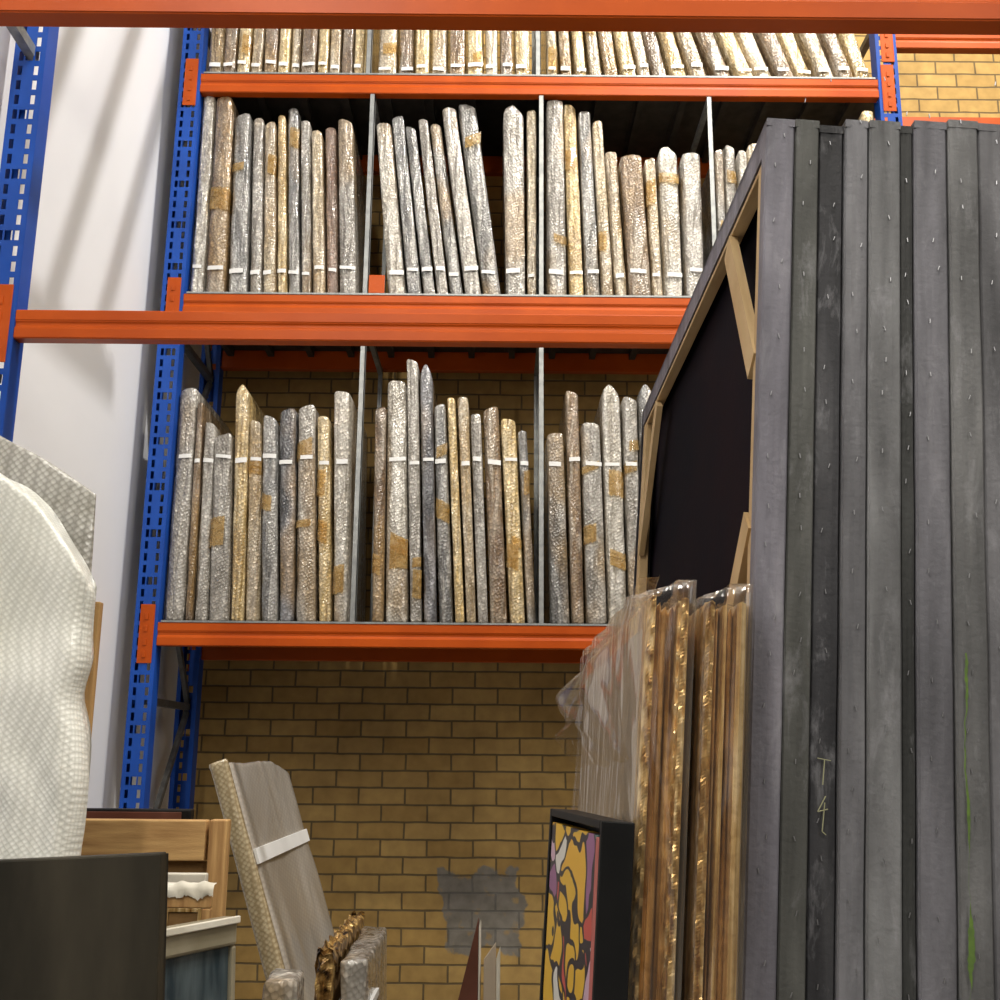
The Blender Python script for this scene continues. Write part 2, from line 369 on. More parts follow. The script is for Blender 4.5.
B=thing('pallet_rack','empty orange beams and blue perforated upright of a nearer rack','storage rack',(0,3,0))
YB=1.72; XB=-1.462
attach(post('upright_post',XB,3.0,6.0),B); attach(post('upright_post',XB,YB,6.0),B)
attach(post('upright_post',1.83,3.0,6.0),B); attach(post('upright_post',1.83,YB,6.0),B)
for z in (2.65,3.70): attach(bar('frame_brace',(XB,YB+.07,z+.05),(XB,3.03,z),.035,.03,'galv'),B)
for z0,z1 in ((4.3,5.2),(5.2,4.5),(5.3,5.9)): attach(bar('frame_brace',(XB,YB+.07,z0),(XB,3.03,z1),.035,.03,'galv'),B)  # extra braces out of view, added to throw diagonal shadows on the wall
attach(beam(XB+.030,1.80,3.0,2.850,.088),B)
attach(beam(XB+.030,1.80,YB,2.985,.10),B)

# ------------------------------------------------------------------ wrapped paintings
def ringshape(nf=7,ns=8):
    pts=[]
    for i in range(nf): pts.append((-1+2*i/(nf-1),-1))
    for i in range(1,ns): pts.append((1,-1+2*i/(ns-1)))
    for i in range(1,nf): pts.append((1-2*i/(nf-1),1))
    for i in range(1,ns-1): pts.append((-1,1-2*i/(ns-1)))
    return pts
def wrapped(item,deck,group,mat,label,style=0,bands=(),tapes=2,y0=4.525,depth=.66,tag='white_paper_label'):
    xb0,xb1,xt0,xt1,zt=item
    sh=.003
    xb0+=sh;xb1-=sh;xt0+=sh;xt1-=sh
    cx=(xb0+xb1)/2; wb=xb1-xb0; wt=max(xt1-xt0,wb*.90); dx=(xt0+xt1)/2-cx; H=zt-deck
    y0+=random.uniform(0,.03)
    T=thing('wrapped_painting',label,'wrapped painting',(cx,y0+depth/2,deck),group)
    R_=ringshape(); V=[];F=[]; m=len(R_); seed=random.random()*50
    slope=random.uniform(-.2,.2) if style==0 else (.45 if style==1 else -.45)
    def cen(s): return dx*s
    def half(s): return (wb+(wt-wb)*s)/2
    hr=min(.020,wb*.38)/H
    levels=[(0,.90),(.010,1)]+[(.04+.9*i/22,1) for i in range(23)]+[(1-hr,.995),(1-hr*.6,.96),(1-hr*.25,.84),(1,.58)]
    if style==3: levels=levels[:-4]+[(.95,.97),(.972,.80),(.99,.48),(1.0,.22)]
    n=len(levels)-1
    for i,(s,k) in enumerate(levels):
        for (a,b) in R_:
            cr=.92 if abs(a)==1 and abs(b)==1 else 1
            hx=half(s)*k*cr
            bulge=.004*(1-a*a) if b==-1 else 0
            hy=depth/2*(1 if abs(b)<1 else (.996 if abs(a)==1 else 1))*(1-.03*(1-k))
            z=H*s
            if s>.9: z+=slope*a*half(s)*(s-.9)/.1*.7*k
            p=Vector((a*3+seed,b*5,z*8))
            nx=noise.noise(p)*.0012; ny=noise.noise(p+Vector((9,3,1)))*.007
            V.append((cen(s)+a*hx+(nx if abs(a)==1 else 0),b*hy-bulge+(ny if abs(b)==1 else 0),max(z,.001)))
    for i in range(n):
        for j in range(m):
            k=(j+1)%m; F.append((i*m+j,i*m+k,(i+1)*m+k,(i+1)*m+j))
    F.append(tuple(range(m-1,-1,-1))); F.append(tuple(n*m+j for j in range(m)))
    o=mesh('bubble_wrap_sleeve',V,F,mat,True); par(o,T)
    def strip(nm,z,h,mt,tilt=0,off=.0035,x0=-1.0,x1=1.0,jit=.03):
        s0=z/H; c=cen(s0); w=half(s0); yf=-depth/2-off-.005
        V=[];F=[];tw=random.uniform(-1,1)*tilt
        pts=[]
        if x0<=-1: pts.append((c-w-off*.4,-depth/2+.12)); x0=-1
        nn=6
        for q in range(nn+1):
            t=x0+(x1-x0)*q/nn
            pts.append((c+w*t+(off*.4*t if abs(t)==1 else 0),yf-.004*(1-t*t)+(.004 if abs(t)==1 else 0)))
        if x1>=1: pts.append((c+w+off*.4,-depth/2+.12))
        for q,(x,y) in enumerate(pts):
            e=random.uniform(-jit,jit)*h
            V.append((x,y,z-h/2+tw*(x-c)+e)); V.append((x,y,z+h/2+tw*(x-c)+e*.7))
        for i in range(len(pts)-1): F.append((2*i,2*i+2,2*i+3,2*i+1))
        par(mesh(nm,V,F,mt,False),T)
    for z in bands:
        if random.random()<.9:
            a=random.uniform(-.98,-.6); strip(tag,z+random.uniform(-.014,.014),random.uniform(.014,.022),'label',.1,.004,a,min(.98,a+random.uniform(1.3,1.9)))
    for k in range(tapes):
        z=random.uniform(.10,.85)*H
        r=random.random()
        strip('brown_packing_tape',z,random.uniform(.03,.13),'tape',.5,.003,-1 if r<.6 else random.uniform(-.8,-.2),1 if r>.35 else random.uniform(.2,.8),.05)
    return T
LAB={'silver':'painting wrapped in crinkled silvery bubble wrap with brown tape','grey':'painting wrapped in grey bubble wrap standing on edge',
 'dark':'dark framed painting seen through shiny bubble wrap','gold':'gold framed painting in clear bubble wrap on rack shelf',
 'beige':'beige edged painting wrapped in clear bubble wrap','brown':'brown framed painting in crinkled bubble wrap standing upright',
 'pink':'painting in dusty pink tinted bubble wrap on edge','pale':'painting in pale whitish bubble wrap with white label'}
T2=[(-1383,-1318,-1384,-1330,4552),(-1312,-1222,-1326,-1243,4542),(-1214,-1128,-1238,-1163,4466),(-1121,-1062,-1156,-1102,4451),(-1060,-1000,-1098,-1047,4426),(-998,-951,-1044,-1003,4467),(-949,-892,-1000,-944,4504),(-890,-839,-937,-886,4438),(-837,-779,-882,-826,4377),(-777,-722,-824,-764,4403),(-718,-636,-761,-690,4429),
(-507,-420,-582,-522,4431),(-417,-350,-518,-458,4458),(-348,-289,-454,-400,4407),(-287,-231,-397,-344,4443),(-229,-165,-341,-286,4423),(-163,-84,-282,-222,4496),(-82,5,-217,-125,4528),(14,108,-7,98,4510),(111,158,104,156,4500),
(198,292,196,278,4540),(298,368,274,338,4530),(371,440,342,404,4495),(442,502,406,459,4450),(504,560,461,523,4290),(564,666,528,636,4265),(669,719,642,699,4257),(722,808,706,800,4320),(816,902,810,903,4280),
(962,1005,962,1008,4300),(1006,1059,1012,1067,4330),(1061,1107,1069,1112,4290),(1110,1160,1115,1168,4330),(1640,1705,1644,1705,4500)]
K2='pale brown grey silver beige gold grey silver beige pink silver pale grey grey silver grey silver grey silver beige silver gold grey beige beige brown beige pale silver grey silver pale beige gold'.split()
T1=[(-1386,-1300,-1384,-1314,3133),(-1298,-1264,-1312,-1280,3066),(-1262,-1204,-1276,-1224,2980),(-1201,-1111,-1222,-1156,2925),(-1107,-1053,-1152,-1086,3150),(-1051,-985,-1083,-1026,2990),(-982,-909,-1023,-960,3005),(-907,-845,-957,-880,3040),(-842,-756,-878,-800,3060),(-748,-690,-796,-736,3015),(-685,-620,-728,-645,3125),
(-527,-476,-546,-491,3050),(-474,-373,-488,-418,3180),(-369,-316,-417,-359,3270),(-312,-254,-358,-296,3250),(-251,-186,-292,-238,3073),(-183,-138,-236,-194,3097),(-136,-91,-192,-138,3100),(-89,-41,-135,-83,3025),(-39,39,-80,-6,3060),(43,113,-4,68,3010),(115,157,71,116,2955),
(210,297,198,270,2945),(299,355,274,338,3130),(358,451,341,430,2990),(453,537,432,520,3170),(539,591,522,592,3105),(593,650,594,665,3170)]
K1='silver brown silver silver gold beige grey dark silver gold pale brown pale silver dark grey gold beige silver brown gold grey grey brown silver pale silver grey'.split()
for i,(it,k) in enumerate(zip(T2,K2)):
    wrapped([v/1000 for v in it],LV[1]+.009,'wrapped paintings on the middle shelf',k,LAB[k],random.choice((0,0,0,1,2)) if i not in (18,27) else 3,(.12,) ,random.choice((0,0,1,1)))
for i,(it,k) in enumerate(zip(T1,K1)):
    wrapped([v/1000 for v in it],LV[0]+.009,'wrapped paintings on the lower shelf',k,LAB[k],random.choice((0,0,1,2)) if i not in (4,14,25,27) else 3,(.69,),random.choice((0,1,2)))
b3=[-1383,-1308,-1243,-1178,-1122,-1053,-997,-946,-872,-816,-760,-700,-645]
b4=[-603,-505,-426,-352,-269,-185,-102,-32,38,121]
b5=[195,260,330,400,469,548,632,701,780,864]
c5=[(994,1060,17.5),(1091,1155,19),(1188,1252,19),(1281,1345,18.5),(1379,1440,18),(1471,1530,17),(1560,1620,16),(1648,1706,15)]
K3=['beige','silver','gold','pale','grey','brown','silver','beige']
i3=0
def t3(a,b,lean,h):
    global i3
    k=K3[(i3*5+i3//3)%8]; i3+=1
    dx=-math.tan(math.radians(lean))*h*1000
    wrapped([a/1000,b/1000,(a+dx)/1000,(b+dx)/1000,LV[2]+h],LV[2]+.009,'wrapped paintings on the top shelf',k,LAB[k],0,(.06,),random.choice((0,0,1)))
for a,b in zip(b3[:-1],b3[1:]): t3(a,b-2,0,random.uniform(.75,.95))
for a,b in zip(b4[:-1],b4[1:]): t3(a+14,b+8,.8,random.uniform(.75,.95))
for i,(a,b) in enumerate(zip(b5[:-1],b5[1:])): t3(a+4,b-8,1+1.5*i,random.uniform(.7,.85))
t3(880,950,15.5,.75)
for a,b,l in c5: t3(a,b+14,l,.72)

# ------------------------------------------------------------------ stack of big dark canvases
LEAN=math.radians(4.05)
ZT=2.522
ws=[.043,.037,.037,.035,.047,.020,.049,.045,.045,.05]
cols=[((.178,.172,.200),(.28,.27,.30)),((.106,.108,.100),(.17,.17,.16)),((.036,.036,.040),(.09,.09,.095)),((.195,.195,.210),(.30,.30,.315)),((.162,.164,.168),(.25,.255,.26)),((.060,.062,.060),(.11,.112,.11)),((.195,.193,.215),(.30,.295,.325)),((.150,.151,.152),(.24,.24,.24)),((.168,.167,.178),(.26,.26,.275)),((.13,.13,.135),(.21,.21,.215))]
labs=['large dark purple-grey canvas, wooden stretcher visible on its back','large charcoal-green canvas standing on edge in a stack','large black canvas standing on edge with chalk mark','large mid-grey canvas on edge with staples','large grey canvas on edge, wide painted side','thin dark grey canvas squeezed into the stack','large lilac-grey canvas standing on edge','large grey canvas on edge with green paint drips','large slate grey canvas standing on edge','large dark grey canvas standing on edge']
x=.391-ZT*math.tan(LEAN)
for i,w in enumerate(ws):
    M['cv%d'%i]=canvasmat('dark_canvas_%d'%i,*cols[i])
    yf=1.46+[0,.003,.008,.002,0,.008,.003,.0,.004,.0][i]; D=1.44
    T=thing('stretched_canvas',labs[i],'canvas painting',(x,yf,0.0),'large dark canvases stacked on edge')
    T.rotation_euler=(0,LEAN,0)
    Ht=ZT/math.cos(LEAN)-[0,.0,.006,.0,.002,.006,0,.0,.003,.0][i]
    g=w-.0016
    V=[];F=[]
    nz=60
    prof=[(0,.03),(0,.004),(.06,.001),(.3,0),(.5,.0006),(.7,0),(.94,.001),(1,.004),(1,.03)]
    for j in range(nz+1):
        z=Ht*j/nz
        for (a,d) in prof:
            V.append((a*g+.0005*noise.noise(Vector((i*7,z*4,a))),d+.0024*noise.noise(Vector((i*5+a,z*6,3))),z))
    n=len(prof)
    for j in range(nz):
        for k in range(n-1): F.append((j*n+k,j*n+k+1,(j+1)*n+k+1,(j+1)*n+k))
    bV,bF=boxes([(0,g,D-.03,D,0,Ht),(0,g,.03,D-.03,Ht-.012,Ht),(0,g,.03,D-.03,0,.012),(0,g,.0,.03,Ht-.012,Ht)])
    o0=len(V); V+=bV; F+=[tuple(a+o0 for a in f) for f in bF]
    bV,bF=boxes([(0,.002,.004,.028,0,Ht),(0,.002,D-.03,D,0,Ht),(0,.002,.03,D-.03,Ht-.050,Ht)])
    o0=len(V); V+=bV; F+=[tuple(a+o0 for a in f) for f in bF]
    eb=mesh('painted_canvas_edge',V,F,'cv%d'%i,False); par(eb,T)
    mb=boxobj('canvas_back',[(g-.004,g-.001,.02,D-.02,.01,Ht-.01)],'membrane'); par(mb,T)
    V=[];F=[]; z=1.0
    while z<Ht-.02:
        z+=random.uniform(.04,.12)
        xx=g*(.5+random.uniform(-.2,.2)); an=random.uniform(-.35,.35); l=.0032
        dxx,dz=math.sin(an)*l,math.cos(an)*l; q=.00045; n0=len(V)
        for (sx,sz) in ((-dxx-q,-dz),(-dxx+q,-dz),(dxx+q,dz),(dxx-q,dz)):
            V.append((xx+sx,-.0010,z+sz)); V.append((xx+sx,-.0030,z+sz))
        for a in range(4):
            b_=(a+1)%4; F.append((n0+2*a,n0+2*b_,n0+2*b_+1,n0+2*a+1))
        F.append((n0+1,n0+3,n0+5,n0+7))
    st=mesh('staple_row',V,F,'steel'); st['kind']='stuff'; par(st,T)
    if i==0:
        par(boxobj('stretcher_bar',[(.003,.024,.030,.062,.0,Ht-.050)],'barwood',.001),T)
        par(boxobj('stretcher_bar',[(.003,.024,D-.09,D-.03,.0,Ht-.050)],'barwood',.001),T)
        par(boxobj('stretcher_bar',[(.003,.024,.062,D-.09,Ht-.060,Ht-.051)],'barwood',.001),T)
        for p,q in (((.006,.06,2.16),(.006,.28,2.455)),((.006,.06,1.93),(.006,.34,1.62)),((.006,D-.08,2.12),(.006,D-.30,2.455)),((.006,D-.08,1.4),(.006,D-.3,1.65))):
            par(bar('corner_brace',p,q,.045,.014,'barwood'),T)
    if i==2:
        C=[((.009,1.603),(.026,1.601)),((.018,1.602),(.016,1.570)),((.020,1.556),(.010,1.536)),((.010,1.536),(.023,1.540)),((.019,1.548),(.016,1.512)),((.016,1.512),(.021,1.508))]
        for (a,b) in C: par(bar('chalk_stroke',(a[0],-.0035,a[1]),(b[0],-.0035,b[1]),.0018,.001,'chalk'),T)
    if i==7:
        V=[];F=[];ns=300
        for q in range(ns+1):
            z=1.18+.56*q/ns; c=.011+.004*noise.noise(Vector((0,0,z*9)))+.002*noise.noise(Vector((1,0,z*50))); wd=.0003+.026*max(0,noise.noise(Vector((3,1,z*12)))+.14)*(.4+.6*abs(noise.noise(Vector((3,9,z*90)))))
            V+=[(c-wd/2,-.0040,z),(c+wd/2,-.0040,z)]
        for q in range(ns): F.append((2*q,2*q+1,2*q+3,2*q+2))
        par(mesh('green_paint_drip',V,F,'green'),T)
    x+=w/math.cos(LEAN)

# ------------------------------------------------------------------ gilded frames in film
def gildframe(T,W,H,prof,mat='gilt',orn=.003,seed=0,seg=90,name='gilded_moulding',idx=(4,8),freq=120,smooth=False):
    V=[];F=[];n=len(prof)
    rails=[((0,0),(0,H)),((0,H),(W,H)),((W,H),(W,0)),((W,0),(0,0))]
    for (a,b) in rails:
        a=Vector((a[0],a[1]));b=Vector((b[0],b[1])); d=(b-a); L=d.length; d.normalize(); nrm=Vector((d.y,-d.x))
        if nrm.dot(Vector((W/2,H/2))-(a+b)/2)<0: nrm=-nrm
        o0=len(V); sg=seg if L>1 else max(12,seg//2)
        for i in range(sg+1):
            for k,(ins,xx) in enumerate(prof):
                t=ins+(L-2*ins)*i/sg
                w_=orn*(abs(math.sin(t*freq*.5+k*.9+seed))*.9+noise.noise(Vector((t*35,k*1.7,seed)))*.8) if k in idx else 0
                p=a+d*t+nrm*(ins+w_)
                V.append((xx+w_*.3,p.x,p.y))
        for i in range(sg):
            for k in range(n):
                k2=(k+1)%n; F.append((o0+i*n+k,o0+i*n+k2,o0+(i+1)*n+k2,o0+(i+1)*n+k))
    return par(mesh(name,V,F,mat,smooth),T)
profA=[(.034,-.032),(.012,-.031),(.004,-.029),(.000,-.025),(.001,-.020),(.016,-.018),(.008,-.014),(.020,-.011),(.012,-.006),(.022,-.002),(.012,.002),(.018,.006),(.004,.008),(.006,.011),(.001,.013),(.0,.018),(.003,.022),(.020,.025),(.034,.026),(.09,.027),(.09,.012),(.075,-.018),(.04,-.032)]
profB=[(.034,-.028),(.018,-.027),(.004,-.024),(.0,-.018),(.003,-.013),(.018,-.011),(.009,-.008),(.018,-.005),(.006,-.002),(.004,.003),(.016,.006),(.008,.009),(.018,.013),(.003,.016),(.0,.021),(.002,.027),(.014,.031),(.034,.032),(.09,.032),(.09,.012),(.075,-.018),(.04,-.028)]
L4=math.radians(3.9)
HF=1.800
for i,xt in enumerate((.222,.292)):
    xb=xt-HF*math.tan(L4)
    T=thing('gilded_picture_frame',['ornate gilded picture frame wrapped in clear crinkled film','gilded picture frame in clear film beside dark canvases'][i],'picture frame',(xb,1.40+.008*i,0.001),'film wrapped gilded frames')
    T.rotation_euler=(0,L4,0)
    H=HF/math.cos(L4)-.002-.004*i
    gildframe(T,1.0,H,(profA,profB)[i],seed=i*3.3,orn=.0050,seg=420,idx=((12,13,14,15,2,3),(1,2,3,4))[i],freq=190)
    par(boxobj('backing_panel',[(-.033,-.026,.035,.97,.04,H-.04)] if i==0 else [(.0,.008,.05,.95,.05,H-.05)],'backcard',.002),T)
    path=[(.030,.3),(.032,.05),(.029,-.006),(.012,-.008),(-.015,-.008),(-.036,-.006),(-.044,.04),(-.044,.12),(-.044,.25),(-.044,.45),(-.044,.65),(-.044,.85),(-.040,1.01)]
    if i==1: path=[(.036,.3),(.037,.05),(.033,-.006),(.012,-.008),(-.012,-.008),(-.028,-.006),(-.030,.05)]
    pts=[]
    for a,b in zip(path[:-1],path[1:]):
        st=max(2,int((Vector(b)-Vector(a)).length/.012))
        for k in range(st): pts.append(Vector(a).lerp(Vector(b),k/st))
    pts.append(Vector(path[-1]))
    V=[];F=[];m=len(pts); nz=130
    for j in range(nz+1):
        z=.3+(H+.004-.3)*j/nz
        for q,p in enumerate(pts):
            side=1 if (i==0 and p.x<-.035 and p.y>.02) else 0
            amp=.005+side*.001
            nv=Vector((p.x*40+p.y*5+z*2.5,z*2.5,i*4))
            dx=-abs(noise.noise(nv))*amp*2
            dy=noise.noise(nv+Vector((5,2,1)))*amp
            if p.y<0: dy=-abs(dy)*1.5
            sl=(.018*(p.x+.03)/.06 if p.y<.06 else 0)*max(0,(z-1.5)/.3)
            V.append((p.x+(dx if p.y>.02 else 0),p.y+dy,z+sl))
    for j in range(nz):
        for q in range(m-1): F.append((j*m+q,j*m+q+1,(j+1)*m+q+1,(j+1)*m+q))
    n0=len(V)
    for q,p in enumerate(pts): V.append((p.x*.3,p.y*.9+.01,H+.010+.010*noise.noise(Vector((q*.3,1,i)))+(.014*(p.x+.03)/.06 if p.y<.06 else 0)))
    for q in range(m-1): F.append((nz*m+q,nz*m+q+1,n0+q+1,n0+q))
    par(mesh('clear_plastic_film',V,F,'film',True),T)
    if i==0:
        V=[];F=[];nu,nv_=80,60
        for a in range(nu+1):
            for b in range(nv_+1):
                u=a/nu; v=b/nv_
                y=-.010+u*(.78+.10*math.sin(v*5)); z=H-.08*u-.23*(1-v)*(1-.25*u)+.024
                ang=math.atan2(v+.15,u+.05)
                rr=math.hypot(u,v)
                fold=noise.noise(Vector((ang*6,rr*.8,2)))*1.0+.25*noise.noise(Vector((ang*13,rr*1.2,5)))
                soft=noise.noise(Vector((u*2.5,v*2.5,9)))
                env=math.sin(math.pi*min(1,v+.02))**.7 if v>0 else 0
                puff=env*(.25+.75*min(1,u*1.6))
                xx=-.046-.046*abs(puff)-.034*fold*puff-.02*soft*puff
                if v>.97: xx=-.020-.01*fold
                V.append((min(xx,-.02),y+.03*soft,z+.026*noise.noise(Vector((u*4,v*2,8)))))
        for a in range(nu):
            for b in range(nv_):
                k=a*(nv_+1)+b; F.append((k,k+1,k+nv_+2,k+nv_+1))
        par(mesh('loose_film_gather',V,F,'film2',True),T)

# ------------------------------------------------------------------ black framed colourful painting
L2=math.radians(3.6)
T=thing('framed_painting','colourful abstract painting in deep black box frame','framed painting',(.124-1.53*math.tan(L2),1.32,0.001))
T.rotation_euler=(0,L2,math.radians(9))
H=1.527; W=.30; D=.040
par(boxobj('black_frame',[(0,D,0,.010,0,H),(0,D,W-.010,W,0,H),(0,D,.010,W-.010,H-.010,H),(0,D,.010,W-.010,0,.010),(D-.006,D,.010,W-.010,.010,H-.010)],'blackp',.0015),T)
par(boxobj('painted_canvas',[(.002,.02,.030,W-.014,.02,H-.018)],'art',.001),T)
par(boxobj('red_canvas_edge',[(.001,.021,.012,.0295,.02,H-.020)],'red',.001),T)

# ------------------------------------------------------------------ wrapped slabs for floor pieces
def slab(name,w,d,h,mat,amp=.01,round_=.03,nz=30,nx=10,ny=10,seed=0.0,topfn=None,fx=7.0,sidefn=None,ytop=None,hf=.2):
    xs=[-1+2*i/nx for i in range(nx+1)]; ys=[-1+2*i/ny for i in range(ny+1)]
    R_=[(a,-1) for a in xs]+[(1,b) for b in ys[1:]]+[(a,1) for a in reversed(xs[:-1])]+[(-1,b) for b in reversed(ys[1:-1])]
    V=[];F=[];m=len(R_)
    for i in range(nz+4):
        s=min(i/nz,1); sh=[1,.985,.93,.75][max(0,i-nz)] if i>nz else 1
        for (a,b) in R_:
            x=a*(w/2-(1-sh)*min(w,d)*.5); y=b*(d/2-(1-sh)*min(w,d)*.5)
            cx=max(0,abs(x)-(w/2-round_)); cy=max(0,abs(y)-(d/2-round_))
            if cx>0 and cy>0:
                L=math.hypot(cx,cy)
                if L>round_*.75:
                    k=round_*.75/L; x=math.copysign(w/2-round_+cx*k,x); y=math.copysign(d/2-round_+cy*k,y)
            z=h*s+(0 if i<=nz else [0,.006,.012,.016][i-nz])
            if topfn: z*= topfn(x/w+.5) if s>0 else 1
            if ytop: z*= ytop(y/d+.5)
            p=Vector((x*fx+seed,y*fx,z*4)); q=Vector((x*18+z*5,y*18+seed,z*9))
            dv=noise.noise(p)*amp+noise.noise(q)*amp*hf
            if abs(a)==1: x+=math.copysign(1,a)*dv
            if abs(b)==1: y+=math.copysign(1,b)*dv
            if sidefn: x+=sidefn(z)*max(0,x/w+.5)
            V.append((x,y,max(.001,z+(dv if s>.2 else 0))))
    for i in range(nz+3):
        for j in range(m):
            k=(j+1)%m; F.append((i*m+j,i*m+k,(i+1)*m+k,(i+1)*m+j))
    F.append(tuple(range(m-1,-1,-1))); F.append(tuple((nz+3)*m+j for j in range(m)))
    return mesh(name,V,F,mat,True)

T=thing('wrapped_painting','large picture swathed in white bubble wrap with grey wrap flap','wrapped painting',(-1.034,2.06,0))
par(slab('white_bubble_wrap',.56,.09,2.12,'wbub',.012,.025,90,60,4,3.0,lambda u:1-.115*max(0,(u-.40)/.60)**2.4,5.0,lambda z:(.008*math.exp(-((z-1.5)/.10)**2)-.012*math.exp(-((z-1.70)/.05)**2)),None,.7),T)
o=slab('grey_bubble_wrap_flap',.56,.02,2.36,'flap',.006,.008,40,24,3,8.0,lambda u:1.02-.135*u); o.location=(-.052,.09,0); par(o,T)
o=boxobj('wooden_frame_edge',[(.225,.264,.055,.075,.02,1.88)],'wood',.002); par(o,T)
T=thing('painted_board','flat dark brown-black painted board leaning upright','painting',(-.668,1.60,0.005))
T.rotation_euler=(math.radians(-1),math.radians(-3),0)
par(boxobj('board_face',[(-.60,.27,0,.03,.02,1.443)],'panelblack',.003),T)
par(boxobj('board_backing',[(-.60,.268,.0305,.045,.021,1.440)],'blackp',.001),T)
T=thing('wooden_stretcher_frame','pale pine frame seen from its unpainted back','picture frame',(-.86,2.42,0))
par(boxobj('frame_rail',[(-.29,.245,0,.035,1.375,1.458)],'woodh',.003),T)
par(boxobj('frame_rail',[(-.29,.245,0,.035,.02,.09)],'woodh',.003),T)
par(boxobj('frame_stile',[(.252,.290,-.001,.036,.0,1.459)],'wood',.003),T)
par(boxobj('frame_stile',[(-.335,-.291,-.001,.036,.0,1.459)],'wood',.003),T)
par(boxobj('backing_panel',[(-.289,.250,.02,.03,.092,1.373)],'umber'),T)
T=thing('dark_picture_frame','dark framed picture behind the pale pine frame','picture frame',(-.88,2.50,0))
par(boxobj('black_frame',[(-.30,.21,0,.03,0,1.476)],'blackp',.004),T)
par(boxobj('frame_lip',[(-.28,.19,-.004,-.0005,1.44,1.470)],'maroon',.001),T)
T=thing('small_canvas','small old canvas back with torn cream cloth over top','canvas painting',(-.596,2.24,0))
par(boxobj('stretcher_bar',[(-.06,.045,0,.02,1.306,1.330)],'wood',.002),T)
for a,b in ((-.06,-.044),(.029,.045)): par(boxobj('stretcher_bar',[(a,b,0,.02,.0,1.305)],'wood',.002),T)
par(boxobj('gilt_inner_edge',[(-.0435,-.036,.002,.012,.02,1.305),(.021,.0285,.002,.012,.02,1.305),(-.0359,.0209,.002,.012,1.298,1.305)],'gilt',.001),T)
par(boxobj('canvas_back',[(-.0355,.0205,.006,.014,.02,1.297)],'umber'),T)
V=[];F=[];nu=40
for a in range(nu+1):
    u=a/nu; xx=-.066+.116*u; rag=.010*noise.noise(Vector((u*6,0,3)))+.006*noise.noise(Vector((u*26,0,5)))
    V+=[(xx,-.004,1.326+rag),(xx,-.006+.003*math.sin(u*20),1.340+.003*math.sin(u*13)),(xx,.002,1.352+.004*math.sin(u*17)),(xx,.024,1.350)]
for a in range(nu):
    for b in range(3):
        k=a*4+b; F.append((k,k+4,k+5,k+1))
par(mesh('torn_cloth',V,F,'cream',True),T)
T=thing('small_canvas','small canvas in worn cream frame','canvas painting',(-.640,2.31,0))
par(boxobj('cream_frame',[(-.07,.06,0,.02,0,1.362)],'cream',.003),T)
par(boxobj('canvas_back',[(-.05,.04,-.003,-.0005,.05,1.34)],'umber'),T)
T=thing('glazed_picture','dark glazed picture in pale silver-gold moulding','framed picture',(-.512,2.0,0))
T.rotation_euler=(math.radians(-3),0,math.radians(62))
par(boxobj('top_rail',[(-.165,.165,-.016,.02,1.253,1.303)],'olive',.006),T)
par(boxobj('rail_lip',[(-.165,.165,-.023,-.0165,1.291,1.304)],'cream',.002),T)
par(boxobj('side_rail',[(.152,.165,-.014,.02,0.0,1.252)],'olive',.004),T)
par(boxobj('side_rail',[(-.165,-.145,-.014,.02,0,1.252)],'olive',.004),T)
par(boxobj('glass_pane',[(-.1445,.1515,-.006,.004,.02,1.252)],'glass'),T)
LP=math.radians(-19)
T=thing('wrapped_painting','large bubble wrapped picture with gold edge leaning sideways','wrapped painting',(-.205,3.40,0.02))
T.rotation_euler=(0,LP,0)
par(slab('bubble_wrap_sleeve',.054,.80,1.62,'plastic',.006,.018,50,4,30,5.5,ytop=lambda u:1-.03*max(0,(u-.6)/.4)**2,hf=.4,fx=4),T)
o=slab('gold_frame_edge',.052,.03,1.628,'goldbub',.002,.010,44,5,3,1.5); o.location=(0,-.408,0); par(o,T)
par(boxobj('pale_tape_band',[(.026,.0345,-.40,.38,1.36,1.40)],'label',.001),T)
T=thing('ornate_gold_frame','small carved dark-gold frame corner poking up','picture frame',(-.366,2.50,0))
pr=[(0,-.018),(-.004,-.011),(.004,-.004),(-.003,.006),(0,.016),(.02,.018),(.05,.012),(.06,-.006),(.045,-.018),(.02,-.022)]
gildframe(T,.58,1.190,pr,'giltd',orn=.012,seed=2,seg=220,name='carved_moulding',idx=(0,1,2,3,4,5,6,8,9),freq=75)
par(boxobj('picture_panel',[(-.004,.006,.05,.53,.05,1.12)],'umber'),T)
T=thing('wrapped_painting','small silvery plastic wrapped frame beside gold frame','wrapped painting',(-.268,2.76,0))
T.rotation_euler=(0,math.radians(-2),0)
par(slab('bubble_wrap_sleeve',.066,.46,1.150,'silver',.007,.010,40,8,20,9.5,hf=.5),T)
par(boxobj('white_paper_band',[(-.038,.038,-.240,-.05,1.06,1.075)],'label'),T)
T=thing('wrapped_painting','small clear bubble wrapped parcel leaning low','wrapped painting',(-.388,2.28,0))
T.rotation_euler=(0,math.radians(-1),0)
par(slab('bubble_wrap_sleeve',.065,.12,1.165,'pale',.007,.010,40,8,8,12.5,hf=.5),T)
def wedge(name,mat,w,d,h,drop):
    V=[(0,0,0),(w,0,0),(w,d,0),(0,d,0),(0,0,h-drop),(w,0,h),(w,d,h-.02),(0,d,h-drop-.02)]
    F=[(0,3,2,1),(4,5,6,7),(0,1,5,4),(1,2,6,5),(2,3,7,6),(3,0,4,7)]
    o=mesh(name,V,F,mat); b=o.modifiers.new('b','BEVEL'); b.width=.002; b.segments=2; return o
T=thing('picture_board','slim maroon framed board standing with raised corner','picture board',(-.094,2.9,0))
par(wedge('maroon_panel','maroon',.050,.10,1.205,.20),T)
o=wedge('board_back','cream',.005,.10,1.20,.02); o.location=(.0505,.002,0); par(o,T)
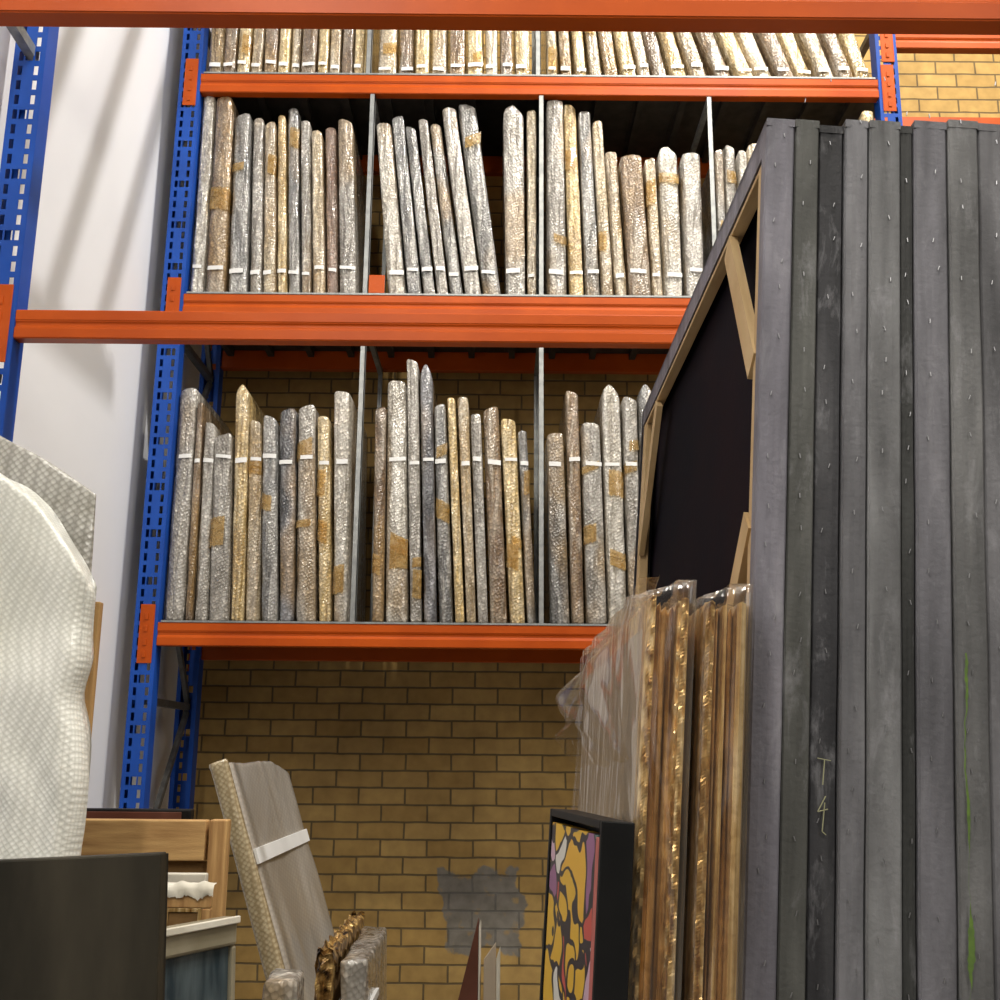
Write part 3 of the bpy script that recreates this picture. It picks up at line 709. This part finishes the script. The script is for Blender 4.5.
T=thing('picture_board','slim beige board standing on edge','picture board',(-.030,2.88,0))
par(wedge('beige_panel','backcard',.030,.12,1.150,.04),T)
o=wedge('board_facing','cream',.010,.12,1.14,.03); o.location=(.0305,.003,0); par(o,T)

# unseen lattice added to cast slanted shadow streaks on the left wall
V=[];F=[]
def addbar(p,q,w):
    p=Vector(p);q=Vector(q);d=(q-p).normalized(); a=d.cross(Vector((1,0,0))).normalized()*w/2; b=Vector((w*.3,0,0)); n=len(V)
    V.extend([p+a+b,p-a+b,p-a-b,p+a-b,q+a+b,q-a+b,q-a-b,q+a-b]); F.extend([tuple(n+k for k in f) for f in ((0,1,2,3),(7,6,5,4),(0,4,5,1),(1,5,6,2),(2,6,7,3),(3,7,4,0))])
XG=-.3
addbar((XG,-1,5.95),(XG,4.0,5.95),.06); addbar((XG,-1,4.75),(XG,3.7,4.75),.06)
y=-.6
while y<3.6:
    addbar((XG,y,4.78),(XG,y+.42,5.93),.055); y+=.26
addbar((XG,0,5.95),(XG,0,7.5),.05); addbar((XG,3.3,5.95),(XG,3.3,7.5),.05)
o=mesh('shadow_lattice_1',V,F,'galv'); o['kind']='structure'

# ------------------------------------------------------------------ lights
def area(loc,tgt,size,e,col,sy=None):
    l=bpy.data.lights.new('warehouse_or_added_light','AREA'); l.size=size; l.energy=e; l.color=col
    if sy: l.shape='RECTANGLE'; l.size_y=sy
    o=bpy.data.objects.new('warehouse_or_added_light',l); o.location=loc
    o.rotation_euler=(Vector(tgt)-Vector(loc)).to_track_quat('-Z','Y').to_euler(); COL.objects.link(o)
area((1.2,.4,6.8),(0,4.5,2.5),2.2,160,(1,.93,.80),.15)
area((-.9,-.8,5.2),(-.5,4,2.2),.12,72,(1,.95,.86),1.8)  # strip added behind the camera for highlights on the plastic wrap
area((2.2,-1.6,4.2),(0,4,2.4),.15,52,(1,.95,.88),1.6)  # second added strip, something bright for the glossy wraps to reflect
area((3.2,3.0,7.0),(2.5,5.5,4),.6,115,(1,.93,.8))
area((1.6,2.9,7.3),(-1.57,3.6,3.2),.10,175,(1,.97,.95))  # added lamp, throws the lattice's shadow streaks onto the left wall
w=bpy.data.worlds.new('w'); S.world=w; w.use_nodes=True
nt=w.node_tree; bg=nt.nodes['Background']
tc=nt.nodes.new('ShaderNodeTexCoord'); sp=nt.nodes.new('ShaderNodeSeparateXYZ'); nt.links.new(tc.outputs['Generated'],sp.inputs[0])
nt.links.new(ramp(nt,sp.outputs[2],[(0,(.30,.27,.23)),(.35,(.75,.70,.62)),(1,(1.0,.97,.92))]),bg.inputs[0])
bg.inputs[1].default_value=.33

# ------------------------------------------------------------------ camera
cam=bpy.data.cameras.new('cam'); cam.sensor_width=36; cam.lens=36*1.1; cam.clip_start=.05
co=bpy.data.objects.new('cam',cam); COL.objects.link(co); S.camera=co
co.matrix_world=Matrix.Translation((0,0,1.6))@Matrix.Rotation(math.radians(103),4,'X')@Matrix.Rotation(math.radians(.5),4,'Z')
